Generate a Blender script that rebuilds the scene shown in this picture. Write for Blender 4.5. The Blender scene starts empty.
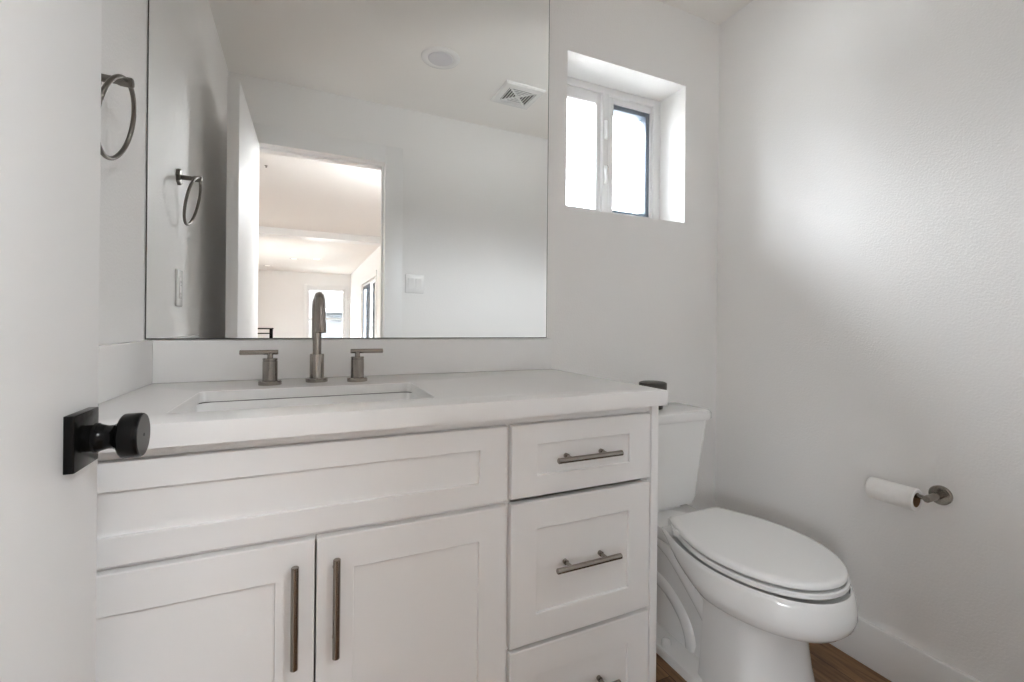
import bpy, bmesh, math, random
from mathutils import Vector, Matrix

# ------------------------------------------------------------------ camera, world, lights, exposure
S = bpy.context.scene
COL = S.collection
S.view_settings.view_transform = 'Standard'
S.view_settings.look = 'None'
S.view_settings.gamma = 1.0
S.view_settings.use_curve_mapping = False
S.view_settings.exposure = 1.07
S.cycles.max_bounces = 16
S.cycles.diffuse_bounces = 14
S.cycles.glossy_bounces = 8
S.cycles.transparent_max_bounces = 12
S.cycles.sample_clamp_indirect = 0.0
S.cycles.use_denoising = True
S.cycles.denoising_prefilter = 'ACCURATE'
S.cycles.use_adaptive_sampling = False
S.cycles.use_guiding = True
S.cycles.use_surface_guiding = True

CAM_D, CAM_H, YAW, ROLL = 1.45228, 1.07265, math.radians(24.779), math.radians(0.5487)
F_PX, CX, CY = 453.887, 518.814, 325.542
cam_data = bpy.data.cameras.new('camera')
cam = bpy.data.objects.new('camera', cam_data)
COL.objects.link(cam)
S.camera = cam
cam_data.sensor_fit = 'HORIZONTAL'
cam_data.sensor_width = 36.0
cam_data.lens = 36.0 * F_PX / 1024
cam_data.shift_x = (512 - CX) / 1024
cam_data.shift_y = (CY - 341) / 1024
cam_data.clip_start = 0.02
fw = Vector((math.sin(YAW), math.cos(YAW), 0))
rt = Vector((math.cos(YAW), -math.sin(YAW), 0))
up = Vector((0, 0, 1))
r2 = rt * math.cos(ROLL) + up * math.sin(ROLL)      # level horizon tips down to the right by ROLL
u2 = up * math.cos(ROLL) - rt * math.sin(ROLL)
mw = Matrix((r2, u2, -fw)).transposed().to_4x4()
mw.translation = Vector((0, -CAM_D, CAM_H))
cam.matrix_world = mw

# overcast daylight: bright sky, dimmer ground below the horizon
world = bpy.data.worlds.new('overcast_sky')
S.world = world
world.use_nodes = True
wn, wl = world.node_tree.nodes, world.node_tree.links
wn.clear()
w_out = wn.new('ShaderNodeOutputWorld')
w_bg = wn.new('ShaderNodeBackground')
w_tc = wn.new('ShaderNodeTexCoord')
w_sep = wn.new('ShaderNodeSeparateXYZ')
# radiance rises with elevation, ground below the horizon is dim
w_map = wn.new('ShaderNodeMapRange')
w_map.inputs['From Min'].default_value = -1.0
w_map.inputs['From Max'].default_value = 1.0
w_mix = wn.new('ShaderNodeValToRGB')
w_mix.color_ramp.interpolation = 'LINEAR'
els = w_mix.color_ramp.elements
els[0].position, els[0].color = 0.48, (0.03, 0.029, 0.027, 1)
els[1].position, els[1].color = 1.0, (0.32, 0.345, 0.37, 1)
for pos_, v_ in ((0.54, 0.035), (0.58, 0.42), (0.66, 0.80), (0.76, 0.85), (0.87, 0.60)):
    e_ = els.new(pos_)
    e_.color = (v_*0.945, v_*0.98, v_*1.03, 1)
w_bg.inputs['Strength'].default_value = 22.5
wl.new(w_tc.outputs['Generated'], w_sep.inputs[0])
wl.new(w_sep.outputs['Z'], w_map.inputs['Value'])
wl.new(w_map.outputs['Result'], w_mix.inputs[0])
wl.new(w_mix.outputs[0], w_bg.inputs['Color'])
wl.new(w_bg.outputs[0], w_out.inputs[0])

def portal(name, loc, direction, w, h):
    l = bpy.data.lights.new(name, 'AREA')
    l.shape = 'RECTANGLE'
    l.size, l.size_y = w, h
    l.cycles.is_portal = True
    o = bpy.data.objects.new(name, l)
    COL.objects.link(o)
    o.location = loc
    o.rotation_euler = Vector(direction).to_track_quat('-Z', 'Y').to_euler()
    return o

# key sizes (metres): back wall at y = 0, room towards -y
XL, XR = -0.3790, 1.6311
YF = -1.4107            # doorway wall, bathroom face
YF2 = -1.535            # doorway wall, hall face
ZC = 2.407
WX0, WX1, WZ0, WZ1 = 0.8586, 1.4373, 1.5135, 2.0928
HXL, HXR, HYF = -3.6, 1.178, -11.65     # hall / living room beyond the door
portal('window_portal', (0.5*(WX0+WX1), 0.22, 0.5*(WZ0+WZ1)), (0, -1, 0), 0.56, 0.56)
portal('hall_side_portal', (HXL-0.1, -7.9, 1.13), (1, 0, 0), 2.2, 2.2)
portal('hall_side_portal', (HXL-0.1, -4.5, 1.5), (1, 0, 0), 1.8, 1.2)
portal('far_window_portal', (0.583, HYF-0.2, 1.25), (0, 1, 0), 0.93, 1.6)
portal('sliding_door_portal', (HXR+0.18, -7.95, 0.97), (-1, 0, 0), 2.1, 1.95)

# ------------------------------------------------------------------ helpers
def tag(o, label=None, cat=None, group=None, kind=None):
    if label: o['label'] = label
    if cat: o['category'] = cat
    if group: o['group'] = group
    if kind: o['kind'] = kind
    return o

def empty(name, loc=(0, 0, 0), label=None, cat=None, group=None, kind=None):
    o = bpy.data.objects.new(name, None)
    COL.objects.link(o)
    o.location = loc
    o.empty_display_size = 0.05
    return tag(o, label, cat, group, kind)

def obj(name, bm, mat, parent=None, smooth=35, label=None):
    """link bm as one mesh; coordinates in bm are world coordinates"""
    bmesh.ops.recalc_face_normals(bm, faces=bm.faces)
    if smooth:
        lim = math.radians(smooth)
        for f in bm.faces: f.smooth = True
        for e in bm.edges:
            if len(e.link_faces) == 2:
                e.smooth = e.calc_face_angle(0) < lim
    me = bpy.data.meshes.new(name)
    off = Vector((0, 0, 0))
    if parent is not None:
        p = parent
        while p is not None:
            off += p.location
            p = p.parent
    else:
        if bm.verts:
            xs = [v.co for v in bm.verts]
            off = Vector((0.5*(min(c.x for c in xs)+max(c.x for c in xs)),
                          0.5*(min(c.y for c in xs)+max(c.y for c in xs)),
                          min(c.z for c in xs)))
    for v in bm.verts: v.co -= off
    bm.to_mesh(me)
    bm.free()
    me.materials.append(mat)
    o = bpy.data.objects.new(name, me)
    COL.objects.link(o)
    if parent is not None: o.parent = parent
    else: o.location = off
    if label: o['label'] = label
    return o

def box(bm, x0, x1, y0, y1, z0, z1, bev=0.0, seg=2):
    g = bmesh.ops.create_cube(bm, size=1)
    vs = g['verts']
    for v in vs:
        v.co = Vector(((x0+x1)/2 + v.co.x*(x1-x0), (y0+y1)/2 + v.co.y*(y1-y0), (z0+z1)/2 + v.co.z*(z1-z0)))
    if bev > 0:
        es = list({e for v in vs for e in v.link_edges})
        bmesh.ops.bevel(bm, geom=es, offset=bev, segments=seg, profile=0.5, affect='EDGES')
    return bm

def nb(): return bmesh.new()

def boxobj(name, mat, dims, bev=0.0, parent=None, seg=2, label=None):
    return obj(name, box(nb(), *dims, bev=bev, seg=seg), mat, parent, label=label)

def loft(bm, rings, cap0=True, cap1=True, closed=True):
    R = [[bm.verts.new(p) for p in r] for r in rings]
    n = len(R[0])
    for a, b in zip(R[:-1], R[1:]):
        for i in range(n if closed else n-1):
            j = (i+1) % n
            bm.faces.new((a[i], a[j], b[j], b[i]))
    if cap0: bm.faces.new(list(reversed(R[0])))
    if cap1: bm.faces.new(R[-1])
    return bm

def frame_axes(d):
    d = Vector(d).normalized()
    a = Vector((0, 0, 1)) if abs(d.z) < 0.9 else Vector((1, 0, 0))
    u = d.cross(a).normalized()
    return d, u, u.cross(d).normalized()

def lathe(bm, origin, axis, prof, n=40, cap0=True, cap1=True):
    """prof = [(distance along axis, radius)...]"""
    o = Vector(origin)
    d, u, v = frame_axes(axis)
    rings = [[o + d*t + (u*math.cos(2*math.pi*k/n) + v*math.sin(2*math.pi*k/n))*r for k in range(n)] for t, r in prof]
    return loft(bm, rings, cap0, cap1)

def tube(bm, pts, r, n=16, closed=False, caps=True):
    pts = [Vector(p) for p in pts]
    rr = r if isinstance(r, (list, tuple)) else [r]*len(pts)
    m = len(pts)
    T = []
    for i in range(m):
        if closed: t = pts[(i+1) % m] - pts[i-1]
        elif i == 0: t = pts[1]-pts[0]
        elif i == m-1: t = pts[-1]-pts[-2]
        else: t = (pts[i+1]-pts[i]).normalized() + (pts[i]-pts[i-1]).normalized()
        T.append(t.normalized())
    _, u, _ = frame_axes(T[0])
    rings = []
    for i in range(m):
        u = (u - T[i]*u.dot(T[i])).normalized()
        v = T[i].cross(u)
        rings.append([pts[i] + (u*math.cos(2*math.pi*k/n) + v*math.sin(2*math.pi*k/n))*rr[i] for k in range(n)])
    if closed:
        rings.append(rings[0])
        R = [[bm.verts.new(p) for p in q] for q in rings[:-1]]
        R.append(R[0])
        for a, b in zip(R[:-1], R[1:]):
            for i in range(n):
                j = (i+1) % n
                bm.faces.new((a[i], a[j], b[j], b[i]))
        return bm
    return loft(bm, rings, caps, caps)

def smooth_path(pts, k=8):
    """Catmull-Rom through pts"""
    P = [Vector(p) for p in pts]
    P = [P[0]*2-P[1]] + P + [P[-1]*2-P[-2]]
    out = []
    for i in range(1, len(P)-2):
        for j in range(k):
            t = j/k
            a, b, c, d = P[i-1], P[i], P[i+1], P[i+2]
            out.append(0.5*((2*b) + (c-a)*t + (2*a-5*b+4*c-d)*t*t + (3*b-a-3*c+d)*t**3))
    out.append(P[-2])
    return out

def rrect(x0, x1, y0, y1, r, z, n=6):
    pts = []
    for cx, cy, a0 in ((x1-r, y1-r, 0), (x0+r, y1-r, 90), (x0+r, y0+r, 180), (x1-r, y0+r, 270)):
        for k in range(n+1):
            a = math.radians(a0 + 90*k/n)
            pts.append(Vector((cx+r*math.cos(a), cy+r*math.sin(a), z)))
    return pts

def wall_with_holes(bm, axis, c0, c1, a0, a1, z0, z1, holes):
    """slab between c0..c1 on axis, spanning a0..a1 on the other axis; holes = (a_lo, a_hi, z_lo, z_hi); one clean mesh"""
    As = sorted({a0, a1, *[h[0] for h in holes], *[h[1] for h in holes]})
    Zs = sorted({z0, z1, *[h[2] for h in holes], *[h[3] for h in holes]})
    solid = {}
    for i in range(len(As)-1):
        for j in range(len(Zs)-1):
            am, zm = (As[i]+As[i+1])/2, (Zs[j]+Zs[j+1])/2
            solid[i, j] = not any(h[0] < am < h[1] and h[2] < zm < h[3] for h in holes)
    V = {}
    def vert(i, j, s):
        k = (i, j, s)
        if k not in V:
            c = (c0, c1)[s]
            V[k] = bm.verts.new((As[i], c, Zs[j]) if axis == 'y' else (c, As[i], Zs[j]))
        return V[k]
    for (i, j), ok in solid.items():
        if not ok: continue
        for s in (0, 1):
            q = [vert(i, j, s), vert(i+1, j, s), vert(i+1, j+1, s), vert(i, j+1, s)]
            bm.faces.new(q)
        for di, dj, e in ((-1, 0, ((i, j), (i, j+1))), (1, 0, ((i+1, j), (i+1, j+1))), (0, -1, ((i, j), (i+1, j))), (0, 1, ((i, j+1), (i+1, j+1)))):
            if not solid.get((i+di, j+dj), False):
                (p, q), (r, t) = e
                bm.faces.new((vert(p, q, 0), vert(r, t, 0), vert(r, t, 1), vert(p, q, 1)))
    return bm

def shaker(bm, x0, x1, z0, z1, yf, yb, stile, rail, depth=0.007, ch=0.0015):
    """shaker front facing -y: flat frame, recessed flat panel"""
    def rect(x0, x1, z0, z1, y): return [Vector((x0, y, z0)), Vector((x1, y, z0)), Vector((x1, y, z1)), Vector((x0, y, z1))]
    xi0, xi1, zi0, zi1 = x0+stile, x1-stile, z0+rail, z1-rail
    rings = [rect(x0, x1, z0, z1, yb), rect(x0, x1, z0, z1, yf+ch), rect(x0+ch, x1-ch, z0+ch, z1-ch, yf),
             rect(xi0, xi1, zi0, zi1, yf), rect(xi0+0.001, xi1-0.001, zi0+0.001, zi1-0.001, yf+0.001),
             rect(xi0+0.001, xi1-0.001, zi0+0.001, zi1-0.001, yf+depth)]
    return loft(bm, rings)

# ------------------------------------------------------------------ materials
def mat(name, color, rough=0.5, metal=0.0, spec=0.5, coat=0.0, bump=None, noise=None, coat_rough=0.08):
    m = bpy.data.materials.new(name)
    m.use_nodes = True
    nt = m.node_tree
    b = nt.nodes['Principled BSDF']
    b.inputs['Base Color'].default_value = (*color, 1)
    b.inputs['Roughness'].default_value = rough
    b.inputs['Metallic'].default_value = metal
    b.inputs['Specular IOR Level'].default_value = spec
    b.inputs['Coat Weight'].default_value = coat
    b.inputs['Coat Roughness'].default_value = coat_rough
    tc = nt.nodes.new('ShaderNodeTexCoord')
    if noise:
        sc, amt = noise
        n = nt.nodes.new('ShaderNodeTexNoise')
        n.inputs['Scale'].default_value = sc
        n.inputs['Detail'].default_value = 4
        nt.links.new(tc.outputs['Object'], n.inputs['Vector'])
        mx = nt.nodes.new('ShaderNodeMix')
        mx.data_type = 'RGBA'
        mx.inputs['A'].default_value = (*[c*(1-amt) for c in color], 1)
        mx.inputs['B'].default_value = (*[min(1, c*(1+amt)) for c in color], 1)
        nt.links.new(n.outputs['Fac'], mx.inputs['Factor'])
        nt.links.new(mx.outputs['Result'], b.inputs['Base Color'])
    if bump:
        sc, st, dist = bump
        n = nt.nodes.new('ShaderNodeTexNoise')
        n.inputs['Scale'].default_value = sc
        n.inputs['Detail'].default_value = 3
        nt.links.new(tc.outputs['Object'], n.inputs['Vector'])
        bp = nt.nodes.new('ShaderNodeBump')
        bp.inputs['Strength'].default_value = st
        bp.inputs['Distance'].default_value = dist
        nt.links.new(n.outputs['Fac'], bp.inputs['Height'])
        nt.links.new(bp.outputs['Normal'], b.inputs['Normal'])
    return m

M = {}
M['wall'] = mat('wall_paint', (0.878, 0.870, 0.860), 0.55, spec=0.3, bump=(170, 0.28, 0.003))
M['ceiling'] = mat('ceiling_paint', (0.885, 0.866, 0.838), 0.8, spec=0.2, bump=(150, 0.2, 0.002))
M['trim'] = mat('trim_paint', (0.86, 0.857, 0.852), 0.35, spec=0.4)
M['door'] = mat('door_paint', (0.88, 0.874, 0.866), 0.48, spec=0.35, bump=(35, 0.06, 0.001))
M['cabinet'] = mat('cabinet_paint', (0.88, 0.877, 0.875), 0.34, spec=0.4)
M['quartz'] = mat('quartz_white', (0.86, 0.855, 0.85), 0.22, spec=0.5, noise=(14, 0.015))
M['ceramic'] = mat('vitreous_china', (0.88, 0.883, 0.88), 0.09, spec=0.5, coat=0.4, coat_rough=0.04)
M['seat'] = mat('seat_plastic', (0.91, 0.913, 0.91), 0.18, spec=0.5)
M['nickel'] = mat('brushed_nickel', (0.33, 0.30, 0.27), 0.20, metal=1.0, bump=(300, 0.05, 0.0005))
M['dark_nickel'] = mat('dark_nickel', (0.19, 0.175, 0.155), 0.34, metal=1.0, bump=(300, 0.05, 0.0005))
M['black'] = mat('matte_black_metal', (0.004, 0.004, 0.004), 0.2, metal=0.0, spec=0.18)
M['black_face'] = mat('satin_black_knob_face', (0.03, 0.029, 0.028), 0.35, metal=0.3, spec=0.5)
M['dark_gap'] = mat('dark_gasket', (0.03, 0.03, 0.03), 0.7)
M['vinyl'] = mat('white_vinyl', (0.82, 0.82, 0.82), 0.35, spec=0.4)
M['screen'] = mat('dark_screen_frame', (0.10, 0.125, 0.16), 0.5)
M['plastic'] = mat('white_plastic', (0.88, 0.875, 0.865), 0.25)
M['lens'] = mat('frosted_lens', (0.66, 0.65, 0.67), 0.4)
M['vent_dark'] = mat('vent_cavity', (0.10, 0.09, 0.085), 0.8)
M['paper'] = mat('tissue_paper', (0.86, 0.85, 0.83), 0.95, spec=0.1, bump=(220, 0.3, 0.001))
M['card'] = mat('cardboard_core', (0.24, 0.15, 0.09), 0.9, spec=0.1)
M['edge'] = mat('mirror_edge', (0.09, 0.09, 0.08), 0.35, metal=0.4)
M['mirror'] = mat('mirror_silver', (0.93, 0.935, 0.925), 0.0, metal=1.0)
M['tin'] = mat('dark_tin', (0.07, 0.065, 0.058), 0.38, metal=0.7)
M['siding'] = mat('grey_siding', (0.045, 0.047, 0.049), 0.8)
M['roofing'] = mat('grey_shingle', (0.12, 0.12, 0.125), 0.9, noise=(20, 0.2))
M['house_glass'] = mat('house_glass', (0.02, 0.025, 0.03), 0.3)
M['ground'] = mat('pale_concrete', (0.42, 0.41, 0.39), 0.9, noise=(3, 0.1))

def glass_mat():
    m = bpy.data.materials.new('clear_pane')
    m.use_nodes = True
    nt = m.node_tree
    nt.nodes.clear()
    o = nt.nodes.new('ShaderNodeOutputMaterial')
    t = nt.nodes.new('ShaderNodeBsdfTransparent')
    t.inputs[0].default_value = (0.96, 0.97, 0.97, 1)
    g = nt.nodes.new('ShaderNodeBsdfGlossy')
    g.inputs['Roughness'].default_value = 0.0
    lw = nt.nodes.new('ShaderNodeFresnel')
    lw.inputs[0].default_value = 1.3
    mx = nt.nodes.new('ShaderNodeMixShader')
    nt.links.new(lw.outputs[0], mx.inputs[0])
    nt.links.new(t.outputs[0], mx.inputs[1])
    nt.links.new(g.outputs[0], mx.inputs[2])
    nt.links.new(mx.outputs[0], o.inputs[0])
    return m
M['glass'] = glass_mat()

def wood_mat():
    m = bpy.data.materials.new('oak_plank_floor')
    m.use_nodes = True
    nt = m.node_tree
    L = nt.links.new
    b = nt.nodes['Principled BSDF']
    b.inputs['Roughness'].default_value = 0.42
    b.inputs['Specular IOR Level'].default_value = 0.35
    tc = nt.nodes.new('ShaderNodeTexCoord')
    mp = nt.nodes.new('ShaderNodeMapping')
    mp.inputs['Rotation'].default_value = (0, 0, math.radians(90))
    L(tc.outputs['Object'], mp.inputs['Vector'])
    br = nt.nodes.new('ShaderNodeTexBrick')
    br.offset = 0.37
    br.inputs['Color1'].default_value = (0, 0, 0, 1)
    br.inputs['Color2'].default_value = (1, 1, 1, 1)
    br.inputs['Mortar'].default_value = (0.5, 0.5, 0.5, 1)
    br.inputs['Scale'].default_value = 1.0
    br.inputs['Mortar Size'].default_value = 0.0012
    br.inputs['Brick Width'].default_value = 1.1
    br.inputs['Row Height'].default_value = 0.125
    L(mp.outputs[0], br.inputs['Vector'])
    st = nt.nodes.new('ShaderNodeMapping')
    st.inputs['Scale'].default_value = (22, 2.2, 8)
    L(tc.outputs['Object'], st.inputs['Vector'])
    n1 = nt.nodes.new('ShaderNodeTexNoise')
    n1.inputs['Scale'].default_value = 1.6
    n1.inputs['Detail'].default_value = 6
    n1.inputs['Distortion'].default_value = 1.2
    L(st.outputs[0], n1.inputs['Vector'])
    st2 = nt.nodes.new('ShaderNodeMapping')
    st2.inputs['Scale'].default_value = (9, 4.0, 1)
    L(tc.outputs['Object'], st2.inputs['Vector'])
    n2 = nt.nodes.new('ShaderNodeTexNoise')
    n2.inputs['Scale'].default_value = 2.0
    n2.inputs['Detail'].default_value = 2
    L(st2.outputs[0], n2.inputs['Vector'])
    ad = nt.nodes.new('ShaderNodeMath')
    ad.operation = 'MULTIPLY_ADD'
    L(br.outputs['Color'], ad.inputs[0])
    ad.inputs[1].default_value = 0.30
    L(n1.outputs['Fac'], ad.inputs[2])
    cr = nt.nodes.new('ShaderNodeValToRGB')
    e = cr.color_ramp.elements
    e[0].position, e[0].color = 0.36, (0.040, 0.019, 0.008, 1)
    e[1].position, e[1].color = 0.92, (0.29, 0.165, 0.083, 1)
    k = cr.color_ramp.elements.new(0.62)
    k.color = (0.135, 0.070, 0.031, 1)
    L(ad.outputs[0], cr.inputs[0])
    kn = nt.nodes.new('ShaderNodeMapRange')
    kn.inputs['From Min'].default_value = 0.70
    kn.inputs['From Max'].default_value = 0.80
    L(n2.outputs['Fac'], kn.inputs['Value'])
    mx = nt.nodes.new('ShaderNodeMix')
    mx.data_type = 'RGBA'
    L(kn.outputs[0], mx.inputs['Factor'])
    L(cr.outputs[0], mx.inputs['A'])
    mx.inputs['B'].default_value = (0.03, 0.014, 0.007, 1)
    mo = nt.nodes.new('ShaderNodeMix')
    mo.data_type = 'RGBA'
    L(br.outputs['Fac'], mo.inputs['Factor'])
    L(mx.outputs['Result'], mo.inputs['A'])
    mo.inputs['B'].default_value = (0.03, 0.018, 0.01, 1)
    L(mo.outputs['Result'], b.inputs['Base Color'])
    return m
M['wood'] = wood_mat()

def structure(name, bm, m, parent=None, label=None, smooth=0):
    o = obj(name, bm, m, parent, smooth=smooth, label=label)
    if parent is None: o['kind'] = 'structure'
    return o

# ------------------------------------------------------------------ the room shell
structure('floor', box(nb(), HXL-0.1, XR+0.1, HYF-0.14, 0.02, -0.06, 0.0), M['wood'])
structure('ceiling', box(nb(), HXL-0.1, XR+0.1, HYF-0.14, 0.2, ZC, ZC+0.1), M['ceiling'])
structure('wall_back', wall_with_holes(nb(), 'y', 0.0, 0.2, XL-0.12, XR+0.12, -0.05, ZC, [(WX0, WX1, WZ0, WZ1)]), M['wall'])
structure('wall_left', box(nb(), XL-0.12, XL, YF, 0.0, -0.05, ZC), M['wall'])
structure('wall_right', box(nb(), XR, XR+0.12, YF, 0.0, -0.05, ZC), M['wall'])
JX0, JX1, JZ = -0.283, 0.4324, 2.05      # doorway clear opening
JT = 0.018                               # jamb board thickness
structure('wall_front', wall_with_holes(nb(), 'y', YF2, YF, HXL-0.1, XR+0.12, -0.05, ZC,
          [(JX0-JT, JX1+JT, -0.06, JZ+JT)]), M['wall'])
# hall and living room beyond the doorway
structure('wall_hall_right', wall_with_holes(nb(), 'x', HXR, HXR+0.12, HYF, YF2, -0.05, ZC, [(-9.0, -6.95, 0.0, 1.93)]), M['wall'])
FWX0, FWX1, FWZ0, FWZ1 = 0.118, 1.048, 0.45, 2.005
structure('wall_hall_far', wall_with_holes(nb(), 'y', HYF-0.14, HYF, HXL-0.1, HXR+0.12, -0.05, ZC, [(FWX0, FWX1, FWZ0, FWZ1)]), M['wall'])
structure('wall_hall_left', wall_with_holes(nb(), 'x', HXL-0.1, HXL, HYF, YF2, -0.05, ZC,
          [(-9.0, -6.8, 0.0, 2.25), (-5.4, -3.6, 0.9, 2.1)]), M['wall'])
structure('ceiling_beam', box(nb(), HXL, HXR, -6.0, -5.75, ZC-0.095, ZC), M['trim'])

# baseboards (small eased top edge)
def baseboard(name, x0, x1, y0, y1):
    return structure(name, box(nb(), x0, x1, y0, y1, 0.0, 0.139, bev=0.0045), M['trim'], smooth=35)
baseboard('baseboard_right', XR-0.016, XR, YF+0.016, -0.0005)
baseboard('baseboard_back', 0.81, XR-0.017, -0.016, 0.0)
baseboard('baseboard_front', JX1+0.115, XR-0.017, YF, YF+0.016)
baseboard('baseboard_hall_right', HXR-0.016, HXR, -6.84, YF2-0.02)
baseboard('baseboard_hall_far', HXL+0.02, HXR-0.02, HYF, HYF+0.016)

# door casing and jamb around the doorway (seen in the mirror)
def casing(name, yface, sgn):
    b = nb()
    y0, y1 = sorted((yface, yface+sgn*0.016))
    CW = 0.104
    box(b, JX1, JX1+CW, y0, y1, 0, JZ+CW, bev=0.0015)
    box(b, max(JX0-CW, XL+0.001) if sgn > 0 else JX0-CW, JX0, y0, y1, 0, JZ+CW, bev=0.0015)
    box(b, JX0, JX1, y0, y1, JZ, JZ+CW, bev=0.0015)
    return structure(name, b, M['trim'], smooth=35)
casing('trim_1', YF, 1)
casing('trim_2', YF2, -1)
b = nb()
box(b, JX0-JT, JX0, YF2-0.001, YF+0.001, 0, JZ+JT)
box(b, JX1, JX1+JT, YF2-0.001, YF+0.001, 0, JZ+JT)
box(b, JX0, JX1, YF2-0.001, YF+0.001, JZ, JZ+JT)
box(b, JX1-0.011, JX1, YF-0.075, YF-0.045, 0, JZ-0.011)      # door stop
box(b, JX0, JX0+0.011, YF-0.075, YF-0.045, 0, JZ-0.011)
box(b, JX0, JX1, YF-0.075, YF-0.045, JZ-0.011, JZ)
structure('trim_3', b, M['trim'])

# ------------------------------------------------------------------ bathroom window (white sliding window, deep plaster reveal)
win = empty('window_1', (0.5*(WX0+WX1), 0.15, WZ0), kind='structure')
b = nb()
FY0, FY1 = 0.150, 0.195
FT = 0.036
def ring_frame(b, x0, x1, z0, z1, y0, y1, tl, tr, tb, tt, bev=0.002):
    box(b, x0, x0+tl, y0, y1, z0, z1, bev=bev)
    box(b, x1-tr, x1, y0, y1, z0, z1, bev=bev)
    box(b, x0+tl, x1-tr, y0, y1, z0, z0+tb, bev=bev)
    box(b, x0+tl, x1-tr, y0, y1, z1-tt, z1, bev=bev)
ring_frame(b, WX0+0.0005, WX1-0.0005, WZ0+0.0005, WZ1-0.0005, FY0, FY1, 0.038, 0.038, 0.03, 0.03)
box(b, 1.121, 1.151, FY0-0.004, FY1, WZ0+0.03, WZ1-0.03, bev=0.002)      # fixed meeting post
obj('window_frame', b, M['vinyl'], win)
b = nb()
ring_frame(b, WX0+0.039, 1.1175, WZ0+0.031, WZ1-0.031, FY0+0.006, FY0+0.032, 0.030, 0.0215, 0.024, 0.046, bev=0.003)
obj('sliding_sash', b, M['vinyl'], win)
b = nb()
ring_frame(b, 1.1545, WX1-0.039, WZ0+0.031, WZ1-0.031, FY0+0.012, FY0+0.0222, 0.033, 0.008, 0.022, 0.026, bev=0.003)
obj('fixed_sash', b, M['vinyl'], win)
b = nb()
ring_frame(b, 1.1525, WX1-0.0392, WZ0+0.0312, WZ1-0.0312, FY0+0.0226, FY1+0.026, 0.036, 0.026, 0.036, 0.044, bev=0.002)
obj('screen_frame', b, M['screen'], win, label='dark blue grey screen frame outside the pane')
obj('pane', box(nb(), WX0+0.068, 1.0965, FY0+0.016, FY0+0.020, WZ0+0.053, WZ1-0.075), M['glass'], win)
obj('pane', box(nb(), 1.187, WX1-0.046, FY0+0.015, FY0+0.019, WZ0+0.052, WZ1-0.056), M['glass'], win)
for zc in (1.907, 1.716):
    b = nb()
    path = [(1.1365, FY0-0.004, zc-0.034), (1.133, FY0-0.018, zc-0.026), (1.126, FY0-0.026, zc), (1.133, FY0-0.018, zc+0.026), (1.1365, FY0-0.004, zc+0.034)]
    tube(b, smooth_path(path, 6), 0.0078, 12)
    box(b, 1.128, 1.146, FY0-0.008, FY0-0.002, zc-0.040, zc+0.040, bev=0.002)
    obj('latch', b, M['vinyl'], win)

# ------------------------------------------------------------------ far window and sliding glass door of the hall, added openings on its left
w2 = empty('window_2', (0.583, HYF, FWZ0), kind='structure')
b = nb()
ring_frame(b, FWX0+0.001, FWX1-0.001, FWZ0+0.001, FWZ1-0.001, HYF-0.10, HYF-0.05, 0.05, 0.05, 0.06, 0.05)
box(b, FWX0+0.05, FWX1-0.05, HYF-0.098, HYF-0.052, 1.18, 1.22, bev=0.002)
obj('window_frame', b, M['vinyl'], w2)
obj('pane', box(nb(), FWX0+0.05, FWX1-0.05, HYF-0.078, HYF-0.074, FWZ0+0.06, FWZ1-0.05), M['glass'], w2)
b = nb()
ring_frame(b, FWX0-0.085, FWX1+0.085, FWZ0-0.085, FWZ1+0.085, HYF, HYF+0.014, 0.085, 0.085, 0.085, 0.085)
obj('window_casing', b, M['trim'], w2)
d2 = empty('door_2', (HXR, -7.975, 0), kind='structure')
def ring_frame_x(b, y0, y1, z0, z1, x0, x1, tl, tr, tb, tt, bev=0.002):
    box(b, x0, x1, y0, y0+tl, z0, z1, bev=bev)
    box(b, x0, x1, y1-tr, y1, z0, z1, bev=bev)
    box(b, x0, x1, y0+tl, y1-tr, z0, z0+tb, bev=bev)
    box(b, x0, x1, y0+tl, y1-tr, z1-tt, z1, bev=bev)
b = nb()
ring_frame_x(b, -8.999, -6.951, 0.001, 1.929, HXR+0.03, HXR+0.10, 0.05, 0.05, 0.06, 0.05)
box(b, HXR+0.03, HXR+0.08, -8.02, -7.94, 0.06, 1.88, bev=0.002)
obj('door_frame', b, M['vinyl'], d2)
b = nb()
ring_frame_x(b, -8.94, -7.95, 0.062, 1.877, HXR+0.015, HXR+0.029, 0.07, 0.10, 0.09, 0.07)
obj('sliding_panel', b, M['screen'], d2, label='dark framed sliding panel')
obj('pane', box(nb(), HXR+0.060, HXR+0.064, -8.95, -7.0, 0.06, 1.88), M['glass'], d2)
b = nb()
box(b, HXR-0.014, HXR, -9.10, -9.0, 0, 2.03, bev=0.0015)
box(b, HXR-0.014, HXR, -6.95, -6.85, 0, 2.03, bev=0.0015)
box(b, HXR-0.014, HXR, -9.0, -6.95, 1.93, 2.03, bev=0.0015)
obj('door_casing', b, M['trim'], d2)
d = empty('added_door_3', (HXL, -7.9, 0), kind='structure')  # unseen glass door added to let more daylight into the hall
b = nb()
ring_frame_x(b, -8.999, -6.801, 0.001, 2.249, HXL-0.08, HXL-0.02, 0.05, 0.05, 0.06, 0.05)
box(b, HXL-0.08, HXL-0.02, -7.93, -7.87, 0.06, 2.2, bev=0.002)
obj('door_frame', b, M['vinyl'], d)
obj('pane', box(nb(), HXL-0.052, HXL-0.048, -8.95, -6.85, 0.06, 2.2), M['glass'], d)
w3 = empty('added_window_3', (HXL, -4.5, 0.9), kind='structure')  # added window, out of view, for extra sky light in the hall
b = nb()
ring_frame_x(b, -5.399, -3.601, 0.901, 2.099, HXL-0.08, HXL-0.02, 0.04, 0.04, 0.04, 0.04)
box(b, HXL-0.08, HXL-0.02, -4.52, -4.48, 0.94, 2.06, bev=0.002)
obj('window_frame', b, M['vinyl'], w3)
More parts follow.
